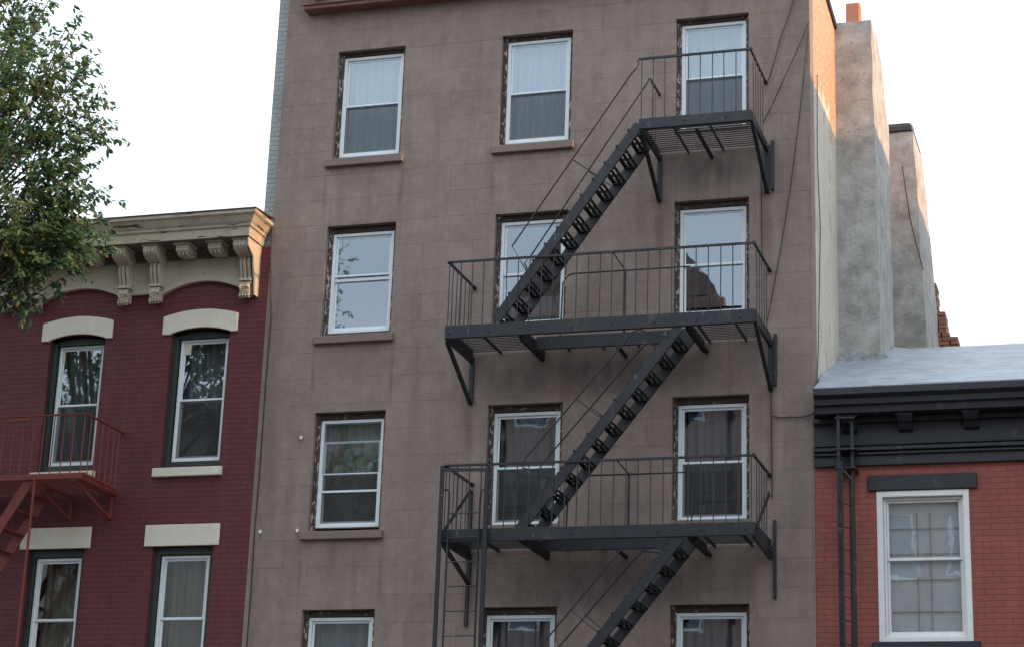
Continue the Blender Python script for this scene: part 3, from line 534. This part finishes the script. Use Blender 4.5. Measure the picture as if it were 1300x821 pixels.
# ------------------------------------------------------------------ black fire escape
fe = thing('fire_escape', 'black iron fire escape with stairs and railed balconies on the brown stucco wall', 'fire escape', (1.8, -.6, 3.7))
YF, YI = -1.14, -.45
def balcony(x0, x1, zb_, zt_, rail_h, well=None, hook=False):
    pf = MB().box(x0, x1, YF, YF + .022, zb_, zt_)                                # front channel beam
    pf.box(x0, x1, YF + .022, YF + .07, zt_ - .014, zt_); pf.box(x0, x1, YF + .022, YF + .06, zb_, zb_ + .014)
    for k in range(int((x1 - x0) / .55) + 1): pf.tube([(x0 + .06 + k * .55, YF - .012, zb_ + .07), (x0 + .06 + k * .55, YF + .01, zb_ + .07)], .014, 6)
    pf = pf.build('platform', 'black_iron', fe, .003)
    for x in (x0, x1 - .022): MB().box(x, x + .022, YF + .071, -.004, zb_ + .002, zt_ - .002).build('end_beam', 'black_iron', pf)
    zs_ = zt_ - .045
    wx0, wx1 = well if well else (9, 9)
    if well:
        b = MB().box(wx0, wx1, YI, YI + .016, zb_ - .005, zt_ - .004); b.box(wx0, wx1, YI + .016, YI + .05, zb_ - .005, zb_ + .008); b.build('stairwell_beam', 'black_iron', pf, .003)
        for x in (wx0 - .03, wx1 + .004): MB().box(x, x + .026, YF + .071, -.004, zb_ - .03, zt_ - .055).build('well_beam', 'dark_iron', pf)
    n = 15
    for k in range(n):                                                            # floor slats run along the wall
        y = YF + .10 + k * (-YF - .14) / (n - 1); segs = [(x0 + .023, x1 - .023)]
        if well and y < YI: segs = [(x0 + .023, wx0), (wx1, x1 - .023)]
        for a, c in segs: MB().box(a, c, y - .012, y + .012, zs_ - .004, zs_ + .004).build('floor_slat', 'dark_iron', pf)
    xj = x0 + .42
    while xj < x1 - .2:
        y0_ = YI + .02 if well and wx0 - .05 < xj < wx1 + .05 else YF + .025
        MB().box(xj, xj + .014, y0_, -.004, zs_ - .05, zs_ - .006).build('joist', 'dark_iron', pf); xj += .48
    # railing
    zr = zt_ + rail_h; rl = MB(); lx = x0 + .02 if not hook else x0 - .012
    rl.bar((lx, YF + .012, zr), (x1 - .012, YF + .012, zr), .028, .028); rl.bar((x1 - .012, YF + .012, zr), (x1 - .012, .0, zr), .028, .028)
    if not hook: rl.bar((x0 + .012, YF + .012, zr), (x0 + .012, .0, zr), .028, .028)
    else: rl.bar((x0 + .012, YI - .05, zr - .04), (x0 + .012, .0, zr - .04), .028, .028)
    rl.tube([(x1 - .012, YF, zr), (x1 - .012, YF + .04, zr)], .026, 8); rl.tube([(x1 - .012, -.05, zr), (x1 - .012, -.002, zr)], .03, 8)
    if not hook: rl.tube([(x0 + .0, YF + .012, zr), (x0 + .06, YF + .012, zr)], .026, 8); rl.tube([(x0 + .012, -.05, zr), (x0 + .012, -.002, zr)], .03, 8)
    rl = rl.build('railing', 'black_iron', fe)
    step = .158; k = 0; x = x0 + .03
    while x < x1 - .02:
        MB().tube([(x, YF + .012, zt_ - .03), (x + random.uniform(-.004, .004), YF + .012, zr)], .0072, 6).build('baluster', 'black_iron', rl); x += step
    y = YF + .2
    while y < -.08:
        MB().tube([(x1 - .012, y, zt_ - .03), (x1 - .012, y, zr)], .0072, 6).build('baluster', 'black_iron' if not hook else 'rusty_iron', rl)
        if not hook or y > YI - .04: MB().tube([(x0 + .012, y, zt_ - .03), (x0 + .012, y, zr - (.04 if hook else 0))], .0072, 6).build('baluster', 'black_iron' if not hook else 'rusty_iron', rl)
        y += .175
    if well:                                                                      # guard rail round the stairwell
        zg = zt_ + rail_h - .03; a0, a1 = wx0 + .33, wx1 - .08
        g = MB(); g.tube([(a0, YI, zt_), (a0 + .02, YI, zg - .12), (a0 + .09, YI, zg - .02), (a0 + .17, YI, zg), (a1, YI, zg), (a1, YI, zt_)], .011, 7); g.tube([((a0 + a1) / 2, YI, zt_), ((a0 + a1) / 2, YI, zg)], .017, 7)
        g.tube([((a0 + a1) / 2, YF + .012, zr), ((a0 + a1) / 2, YI, zg)], .009, 6)
        x = a0 + .3
        g.build('guard_rail', 'black_iron', rl)
    return pf
def bracket(x, zb_, drop, parent_y=YF + .06, w_=.03):
    b = MB(); b.box(x - .03, x + .03, -.04, -.003, zb_ - drop, zb_ + .06)                       # post on the wall
    b.box(x - .022, x + .022, YF + .02, -.04, zb_ - .028, zb_ - .002)
    b.bar((x, YF + .05, zb_ - .03), (x, -.045, zb_ - drop + .02), .045, .05, up=(1, 0, 0)); b.build('bracket', 'black_iron', fe, .003)
levels = [(2.30, 3.80, 11.915, 12.06, .86, None, True), (-.265, 3.84, 9.185, 9.36, .875, (.78, 2.93), False), (-.19, 3.83, 6.495, 6.655, .83, (.93, 2.98), False), (-.15, 3.83, 3.77, 3.93, .83, None, False)]
for L in levels: balcony(*L)
bracket(2.33, 11.915, .62); bracket(3.80, 11.93, .62); bracket(-.245, 9.185, .60); bracket(3.84, 9.21, .62); bracket(-.17, 6.495, .35); bracket(3.82, 6.505, .1); bracket(.9, 3.77, .6); bracket(3.6, 3.77, .6)
for (x, z) in ((.75, 9.185), (3.0, 9.185), (1.9, 9.185), (.9, 6.495), (1.95, 6.495), (3.05, 6.495), (3.05, 11.915)):
    MB().box(x - .02, x + .02, YI - (.55 if z > 11 or x != 1.9 and x != 1.95 else 0), -.003, z - .045, z - .006).build('bearer', 'dark_iron', fe)
for x in (3.90, 3.93): pass
for X_ in ((3.86, 3.90, -.035, -.003, 5.9, 6.9), (3.86, 3.90, -.06, -.003, 11.35, 12.05), (3.885, 3.92, -.06, -.003, 8.66, 9.35)): MB().box(*X_).build('wall_strap', 'black_iron', fe, .003)
def stair(xt, zt_, xb, zb_, n, hand_top, hand_bot, hand_rear_top, hand_rear_bot, hooked):
    y0, y1 = -1.115, -.505; d = Vector((xb - xt, 0, zb_ - zt_)); up = Vector((-d.z, 0, d.x)).normalized(); up = up if up.z > 0 else -up
    st = None; n = 12
    for y in (y0, y1):
        b = MB().bar((xt, y, zt_), (xb, y, zb_), .012, .130, up=up)
        for s in (1, -1): b.bar(Vector((xt, y + .012, zt_)) + up * s * .060, Vector((xb, y + .012, zb_)) + up * s * .060, .032, .010, up=up)
        for k in range(n): q = Vector((xt, y, zt_)) + d * ((k + .55) / n) + up * .070; b.box(q.x - .011, q.x + .011, y - .02, y + .012, q.z - .006, q.z + .022)
        if st is None: st = b.build('stair', 'black_iron', fe)
        else: b.build('stringer', 'black_iron', st)
    for k in range(n):
        q = Vector((xt, 0, zt_)) + d * ((k + .55) / n)
        b = MB()
        for i in range(3): b.box(q.x - .090 + i * .070, q.x - .055 + i * .070, y0 + .007, y1 - .007, q.z - .014, q.z - .004)
        for yy in (y0 + .03, y0 + .30, y1 - .03): b.box(q.x - .09, q.x + .085, yy - .016, yy + .016, q.z - .04, q.z - .0145)
        b.box(q.x - .094, q.x - .086, y0 + .007, y1 - .007, q.z - .040, q.z - .002)
        b.build('tread', 'dark_iron', st)
    # handrails
    f_ = MB().tube([*hand_top, *hand_bot], .0105, 7); f_.build('handrail', 'black_iron', st)
    r_ = MB().tube([*hand_rear_top, *hand_rear_bot], .0105, 7); r_.build('handrail', 'black_iron', st)
    for y, A, B in ((y0, hand_top[-1], hand_bot[0]), (y1, hand_rear_top[-1], hand_rear_bot[0])):
        q = Vector(A).lerp(Vector(B), .50); s0 = Vector((xt, y, zt_)) + d * ((q - Vector((xt, y, zt_))).dot(d) / d.length_squared) + up * .05
        MB().tube([q, s0], .0095, 6).build('rail_strut', 'black_iron', st)
stair(2.300, 11.99, .42, 9.40, 11, [(2.27, -1.12, 12.91), (2.285, -1.12, 12.86), (2.26, -1.12, 12.80), (2.19, -1.12, 12.73)], [(.61, -1.12, 10.404), (.816, -1.12, 10.063), (.90, -1.115, 9.95)],
      [(2.31, -.5, 12.90), (2.28, -.5, 12.91), (2.26, -.5, 12.86), (2.20, -.5, 12.77)], [(.70, -.5, 10.50), (.60, -.5, 10.38), (.78, -.505, 10.0)], True)
stair(2.87, 9.19, .82, 6.62, 11, [(2.75, -1.12, 9.05), (2.50, -1.12, 9.115), (2.36, -1.12, 9.17), (2.28, -1.12, 9.155), (2.18, -1.12, 9.04)], [(.90, -1.12, 7.56), (.85, -1.12, 7.48), (.86, -1.12, 7.425), (.95, -1.12, 7.40), (1.12, -1.12, 7.38)],
      [(2.60, -.5, 9.115), (2.40, -.5, 9.14), (2.30, -.5, 9.165), (2.20, -.5, 9.08)], [(.93, -.5, 7.62), (.88, -.5, 7.54), (.92, -.5, 7.46), (1.10, -.5, 7.42)], False)
stair(2.90, 6.50, .82, 3.90, 11, [(2.75, -1.12, 6.33), (2.50, -1.12, 6.39), (2.36, -1.12, 6.45), (2.28, -1.12, 6.46), (2.18, -1.12, 6.37)], [(.90, -1.12, 4.86), (.86, -1.12, 4.76), (1.1, -1.12, 4.68)],
      [(2.60, -.5, 6.41), (2.40, -.5, 6.43), (2.30, -.5, 6.45), (2.20, -.5, 6.37)], [(.93, -.5, 4.92), (.92, -.5, 4.76), (1.10, -.5, 4.70)], False)
ld = MB().box(-.215, -.165, -1.215, -1.175, 4.3, 7.47)
ld = ld.build('drop_ladder', 'black_iron', fe, .004)
MB().box(.385, .440, -1.215, -1.175, 4.3, 7.40).build('ladder_rail', 'black_iron', ld, .004)
MB().tube([(-.09, -1.17, 4.6), (-.09, -1.17, 7.13), (-.12, -1.17, 7.16), (-.16, -1.17, 7.165)], .013, 7).build('ladder_rail', 'black_iron', ld)
MB().tube([(.325, -1.17, 4.6), (.325, -1.17, 7.02), (.335, -1.17, 7.12), (.36, -1.17, 7.15), (.40, -1.17, 7.16)], .013, 7).build('ladder_rail', 'black_iron', ld)
for k in range(9): MB().tube([(-.09, -1.17, 6.85 - k * .31), (.325, -1.17, 6.855 - k * .31)], .008, 6).build('rung', 'black_iron', ld)
MB().bar((-.17, -1.19, 7.42), (.42, -1.19, 7.40), .02, .04).build('ladder_tie', 'black_iron', ld)
b = MB(); b.bar((-.18, -1.06, 6.66), (-.18, -.06, 7.40), .012, .05, up=(0, 0, 1)); b.box(-.2, -.16, -.05, -.003, 5.6, 7.4); b.build('side_brace', 'black_iron', fe)
b = MB().bar((3.815, -.9, 6.66), (3.815, -.03, 7.25), .012, .07, up=(0, 0, 1)); b.build('side_brace', 'black_iron', fe)

# ------------------------------------------------------------------ red fire escape, far left
rf = thing('fire_escape', 'rusty red iron fire escape on the maroon brick house at left', 'fire escape', (-6.8, -.6, 4.8))
x1, zt_, zr = -5.42, 7.57, 8.405; x0 = -9.3; Yr = -1.1
pf = MB().box(x0, x1, Yr, Yr + .02, zt_ - .07, zt_); pf.box(x1 - .02, x1, Yr + .02, -.004, zt_ - .07, zt_)
pf = pf.build('platform', 'red_iron', rf, .003)
for k in range(13):
    y = Yr + .08 + k * .078; MB().box(x0, x1 + (.03 if k % 1 == 0 else 0), y - .016, y + .016, zt_ - .012, zt_ + .004 + .02).build('floor_slat', 'red_iron', pf)
for x in (-5.50, -6.13, -7.5, -8.8):
    b = MB(); b.box(x - .018, x + .018, Yr + .03, -.003, zt_ - .10, zt_ - .072); b.box(x - .018, x + .018, -.03, -.003, zt_ - .42, zt_ - .10); b.bar((x, Yr + .06, zt_ - .11), (x, -.03, zt_ - .40), .03, .03, up=(1, 0, 0)); b.build('bracket', 'red_iron', rf)
rl = MB(); rl.bar((x0, Yr + .01, zr), (x1 - .01, Yr + .01, zr), .03, .02); rl.bar((x1 - .01, Yr + .01, zr), (x1 - .01, 0, zr), .04, .02); rl.tube([(x1 - .01, -.06, zr - .005), (x1 - .01, -.003, zr - .005)], .03, 8); rl = rl.build('railing', 'red_iron', rf)
x = x1 - .02
while x > x0: MB().tube([(x, Yr + .01, zt_ - .03), (x, Yr + .01, zr)], .008, 6).build('baluster', 'red_iron', rl); x -= .155
for y in (-.92, -.75, -.58, -.41, -.24, -.1): MB().tube([(x1 - .01, y, zt_ - .03), (x1 - .01, y, zr)], .008, 6).build('baluster', 'red_iron', rl)
MB().bar((-6.62, Yr - .01, zr - .06), (-6.25, Yr - .01, zr - .05), .03, .04).build('rail_plate', 'red_iron', rl)
sA, sB = Vector((-6.20, 0, 7.52)), Vector((-7.9, 0, 4.75)); d = sB - sA; up = Vector((-d.z, 0, d.x)).normalized(); up = up if up.z > 0 else -up
st = MB().bar((sA.x, -1.06, sA.z), (sB.x, -1.06, sB.z), .014, .14, up=up).build('stair', 'red_iron', rf)
MB().bar((sA.x, -.50, sA.z), (sB.x, -.50, sB.z), .014, .14, up=up).build('stringer', 'red_iron', st)
for k in range(11):
    q = sA + d * ((k + .6) / 11); MB().box(q.x - .09, q.x + .09, -1.05, -.51, q.z - .02, q.z - .008).build('tread', 'red_iron', st)
MB().box(-6.115, -6.09, -1.13, -1.10, 4.3, 7.52).build('ladder_post', 'red_iron', rf, .003)

# ------------------------------------------------------------------ ladder on the right house
la = thing('roof_ladder', 'black iron ladder standing edge-on against the red brick by the black cornice', 'ladder', (4.82, -.5, .14))
for xx, yy, zt2 in ((4.74, -.30, 8.27), (4.905, -.24, 8.15)):
    MB().box(xx - .022, xx + .022, yy - .02, yy + .02, 4.2, zt2).build('ladder_rail', 'black_iron', la, .004)
MB().box(4.775, 4.80, -.40, -.37, 4.2, 7.55).build('ladder_rail', 'black_iron', la, .004); MB().box(4.845, 4.865, -.17, -.15, 4.2, 7.45).build('ladder_rail', 'black_iron', la)
for k in range(12): z = 7.60 - k * .29; MB().bar((4.74, -.38, z + .02), (4.905, -.20, z - .02), .010, .010).build('rung', 'black_iron', la)
for z in (8.12, 7.72, 7.48): MB().box(4.70, 4.95, -.33, -.005, z - .012, z + .012).build('wall_bracket', 'black_iron', la)
MB().bar((4.755, -.3, 7.50), (4.90, -.24, 7.33), .03, .03).build('brace', 'black_iron', la)

# ------------------------------------------------------------------ small wall things
def wire(pts, label, r=.006, mat='cable_rubber'):
    P2 = []
    for a, b in zip(pts[:-1], pts[1:]):
        a, b = Vector(a), Vector(b)
        for k in range(8): P2.append(a.lerp(b, k / 8) + Vector((0, 0, -.02 * math.sin(math.pi * k / 8))))
    P2.append(Vector(pts[-1])); tag(MB().tube(P2, r, 6).build('cable', mat), label, 'cable')
wire([(4.25, -.03, 14.5), (4.184, -.03, 14.11), (4.0, -.04, 13.55), (3.83, -.04, 12.93)], 'short dark cable slanting from the roof to the top balcony rail', .010)
wire([(4.385, -.03, 13.75), (4.05, -.05, 12.95), (3.742, -.03, 12.31)], 'dark cable slanting down from the wall corner to the top balcony floor', .008)
wire([(4.375, -.03, 13.6), (4.27, -.03, 12.6), (4.12, -.03, 11.40), (3.96, -.03, 10.4), (3.79, -.03, 9.50)], 'long dark cable hanging down the wall from the corner to the middle balcony', .007)
wire([(3.72, -.02, 11.9), (3.73, -.02, 10.5), (3.72, -.02, 10.3)], 'straight dark cable below the top balcony bracket', .007)
wire([(3.84, -.02, 8.9), (3.845, -.02, 8.264), (3.85, -.02, 7.2)], 'vertical dark cable below the right bracket of the middle balcony', .007)
wire([(3.845, -.03, 8.264), (4.1, -.03, 8.235), (4.37, -.03, 8.26), (4.44, -.1, 8.33)], 'dark cable running sideways to the black cornice', .009)
wire([(4.41, .5, 13.2), (4.41, .42, 12.0), (4.41, .62, 11.0), (4.41, .30, 9.2), (4.41, .1, 8.62)], 'thin dark cable hanging down the cream brick flank wall', .007)
for (x, z, wh) in ((-2.683, 8.226, 'left of the lowest left window, near its top corner'), (-2.648, 6.93, 'just left of the sill of the lowest left window'), (-3.194, 6.925, 'near the left edge of the brown wall beside the maroon house')):
    b = MB(); b.tube([(x, -.03, z), (x, -.002, z)], .020, 10); b.box(x - .008, x + .02, -.045, -.03, z - .03, z + .012)
    tag(b.build('wall_hook', 'white_plastic'), 'small white wall hook ' + wh, 'hook', 'white hooks on the brown wall')
b = MB(); random.seed(5)
for i in range(9):
    for j in range(9):
        x = .78 + i * .022; z = 6.99 + j * .036 * (1 - abs(i - 4) * .09); b.v.append((x, .25 + random.uniform(-.03, .03), z + random.uniform(-.008, .008)))
for i in range(8):
    for j in range(8): k = i * 9 + j; b.f.append((k, k + 1, k + 10, k + 9))
o = b.build('cloth', 'white_plastic', smooth=True); tag(o, 'white crumpled cloth inside the window behind the foot of the lower stair', 'cloth')
sm = o.modifiers.new('solid', 'SOLIDIFY'); sm.thickness = .01

# ------------------------------------------------------------------ trees
def leaf(b, p, d, n, L, W_):
    d = d.normalized(); s = d.cross(n); s = s.normalized() if s.length > 1e-3 else Vector((1, 0, 0)); n2 = s.cross(d)
    k = len(b.v); b.v += [tuple(p), tuple(p + d * L * .35 + s * W_ * .5 - n2 * .1 * L), tuple(p + d * L * .75 + s * W_ * .36 - n2 * .14 * L), tuple(p + d * L - n2 * .16 * L), tuple(p + d * L * .75 - s * W_ * .36 - n2 * .14 * L), tuple(p + d * L * .35 - s * W_ * .5 - n2 * .1 * L), tuple(p + d * L * .55)]
    b.f += [(k, k + 1, k + 2, k + 6), (k + 6, k + 2, k + 3), (k, k + 6, k + 4, k + 5), (k + 6, k + 3, k + 4)]
def rv(s=1): return Vector((random.gauss(0, s), random.gauss(0, s), random.gauss(0, s)))
def tree(name, label, base, fork, tips, leafL, per, seed, trunk_r=.2, twig_len=.55, twigs=9):
    random.seed(seed); r = thing(name, label, 'tree', base); base = Vector(base); fork = Vector(fork)
    t = MB(); t.tube([base, base.lerp(fork, .5) + Vector((.08, .05, 0)), fork], trunk_r, 12, trunk_r * .6); tr = t.build('trunk', 'bark', r, smooth=True)
    limbs = MB(); lv = MB()
    hubs = {}
    for tp in tips:
        tp = Vector(tp); key = (round(tp.x / 1.6), round(tp.y / 1.8), round(tp.z / 1.8)); hubs.setdefault(key, []).append(tp)
    for key, tl in hubs.items():
        c = sum(tl, Vector()) / len(tl); hub = fork.lerp(c, .62) + Vector((0, 0, -.1)); limbs.tube([fork, fork.lerp(hub, .5) + rv(.08), hub], trunk_r * .32, 7, .03)
        for tp in tl:
            mid = hub.lerp(tp, .5) + rv(.08); limbs.tube([hub, mid, tp], .022, 5, .006)
            ax = (tp - hub).normalized()
            for k in range(twigs):
                o_ = mid.lerp(tp, random.uniform(.15, 1.0)); dr = (ax * .7 + rv(.55) + Vector((0, 0, -.12))).normalized(); ln = twig_len * random.uniform(.45, 1)
                e = o_ + dr * ln + Vector((0, 0, -.10 * ln)); limbs.tube([o_, o_.lerp(e, .5) + rv(.01), e], .005, 3, .002)
                for q in range(per):
                    u = random.uniform(.15, 1.03); p = o_.lerp(e, u) + rv(.022); side = dr.cross(Vector((0, 0, 1))); side = side * random.choice((-1, 1))
                    dd = dr * .5 + side * .7 + Vector((0, 0, -.45)) + rv(.28); leaf(lv, p, dd, Vector((0, 0, 1)) + rv(.45), leafL * random.uniform(.65, 1.15), leafL * .46 * random.uniform(.8, 1.15))
    limbs.build('limbs', 'bark', tr); lv.build('crown', 'leaves', r, smooth=True)
    return r
TIPS = [(-4.45, -3.2, 10.35), (-4.35, -3.5, 10.12), (-4.6, -3.3, 10.05), (-4.85, -3.4, 9.95), (-5.0, -3.0, 10.3), (-4.75, -3.3, 10.55), (-5.1, -3.5, 9.75), (-4.6, -3.0, 10.7), (-5.3, -3.2, 9.95), (-5.4, -3.4, 9.6), (-4.10, -3.4, 11.62), (-4.22, -3.2, 11.80), (-4.2, -3.5, 11.3), (-4.45, -3.1, 12.0), (-4.30, -3.3, 11.42), (-4.42, -3.6, 12.20), (-4.50, -3.2, 12.62), (-4.80, -3.5, 13.02), (-4.98, -3.3, 12.75), (-5.35, -3.4, 13.45), (-5.30, -3.0, 13.2), (-4.55, -3.4, 11.90), (-4.45, -3.5, 10.95),
        (-4.5, -3.3, 10.72), (-4.62, -3.2, 11.25), (-4.85, -3.6, 11.45), (-4.75, -3.0, 12.35), (-4.25, -3.3, 10.22), (-4.40, -3.1, 10.02), (-4.55, -3.5, 9.80), (-4.80, -3.2, 9.62), (-5.3, -3.4, 9.7), (-4.75, -3.6, 10.25), (-4.9, -3.1, 10.5), (-5.2, -3.3, 10.0)]
TIPS = [(x - (.26 if x > -4.65 and z > 10.8 else 0), y, z) for x, y, z in TIPS]
random.seed(11)
for i in range(64):
    z = random.uniform(9.85, 14.4); x = random.uniform(-6.4, -5.05) + (random.uniform(0, .35) if z < 11.2 or 12.1 < z < 13 else 0)
    if 11.55 < z < 11.95 and x > -5.2 or (z < 9.9 and x > -5.4 and random.random() < .5): continue
    TIPS.append((x, random.uniform(-4.6, -2.6), z))
for i in range(60): TIPS.append((random.uniform(-10.5, -6.4), random.uniform(-6, -1.9), random.uniform(9.2, 15)))
tree('street_tree', 'leafy green street tree with some browning leaves in front of the maroon house', (-8.2, -3.3, .14), (-7.8, -3.3, 7.5), TIPS, .104, 14, 21, .2, .52, 10)
def crown_tips(c, r, n, seed):
    random.seed(seed); out = []
    while len(out) < n:
        v = Vector([random.uniform(-1, 1) for _ in range(3)])
        if .35 < v.length < 1: out.append((c[0] + v.x * r[0], c[1] + v.y * r[1], c[2] + v.z * r[2]))
    return out
tree('street_tree', 'broad street tree across the road, seen mirrored in the left windows of the brown wall', (-13.4, -24.2, .14), (-13.4, -24.2, 8), crown_tips((-13.4, -24.2, 15.4), (2.9, 2.4, 5.9), 115, 4), .17, 8, 31, .28, 1.0, 8)
tree('street_tree', 'street tree farther left across the road, opposite the maroon house', (-20.6, -24.2, .14), (-20.6, -24.2, 8), crown_tips((-20.6, -24.2, 14), (3.0, 2.4, 5.6), 80, 5), .17, 8, 32, .28, 1.0, 8)

# ------------------------------------------------------------------ houses across the street (mirrored in the glass) and an unseen tall building added at right to shade the row
def plain_house(name, label, x0, x1, y0, y1, h, mat, face, floors, nw, roof=None):
    r = thing(name, label, 'building', ((x0 + x1) / 2, (y0 + y1) / 2, .14)); W0 = (x1 - x0)
    hs = []
    for f in range(floors):
        for k in range(nw):
            cx = x0 + W0 * (k + .5) / nw; zb_ = 1.2 + f * (h - 1.4) / floors; hs.append((cx - .5, cx + .5, zb_, zb_ + 1.7))
    if face > 0: yf, yk = y1, y1 - .3
    else: yf, yk = y0, y0 + .3
    wall_holes(x0, x1, .14, h, yf, yk, hs).build('front_wall', mat, r)
    b = MB(); b.box(x0, x0 + .3, min(y0, y1) + (.3 if face < 0 else 0), max(y0, y1) - (.3 if face > 0 else 0), .14, h); b.box(x1 - .3, x1, min(y0, y1) + (.3 if face < 0 else 0), max(y0, y1) - (.3 if face > 0 else 0), .14, h); b.build('side_wall', mat, r)
    MB().box(x0, x1, y0 if face > 0 else y1 - .3, y0 + .3 if face > 0 else y1, .14, h).build('rear_wall', mat, r)
    b = MB(); b.box(x0 + .3, x1 - .3, y0 + .3, y1 - .3, h - .3, h - .1); b.build('roof', 'tar', r)
    MB().box(x0, x1, yf + .45 * face if face > 0 else yf - .45, yf - .0 if face < 0 else yf + .003, h - .5, h + .25).build('cornice', 'brown_cornice' if mat != 'tan_brick' else 'cream_paint', r, .03)
    if roof: MB().prism([(x0, h), (x1, h), ((x0 + x1) / 2, h + roof)], 'y', y0 + .3, y1 - .3).build('gable', mat, r)
    for a, c, z, t in hs:
        y = yf - .1 * face
        wn = rect_frame(MB(), a + .01, c - .01, z + .01, t - .01, min(y, y - .08 * face), max(y, y - .08 * face), .06).build('window', 'white_metal', r)
        MB().box(a + .07, c - .07, y - .05 * face - .003, y - .05 * face + .003, z + .07, t - .07).build('pane', 'far_glass', wn)
        MB().box(a + .02, c - .02, min(y - .2 * face, y - .21 * face), max(y - .2 * face, y - .21 * face), z + .02, t - .02).build('curtain', 'room_wall', wn)
plain_house('brick_row_house', 'tall red brick row house with pointed gable across the road, facing the brown building', -9.7, -2.7, -41, -29.8, 19.3, 'far_brick', 1, 6, 3, 5.5)
plain_house('brick_row_house', 'tall tan brick house across the road with cream cornice', -24, -9.3, -41, -29.8, 17.0, 'tan_brick', 1, 5, 6)
plain_house('brick_row_house', 'low red brick house with a flat roof across the road', -2.5, 6.5, -41, -29.8, 18.6, 'far_brick', 1, 5, 5)
plain_house('brick_row_house', 'wide low tan brick house at the far end across the road', 6.6, 20, -41, -29.8, 11.5, 'tan_brick', 1, 3, 5)
plain_house('shade_building', 'unseen tall tan brick building added at the right end of the row to cast shade', 11.6, 24, -3.2, 12, 15.85, 'tan_brick', -1, 5, 5)
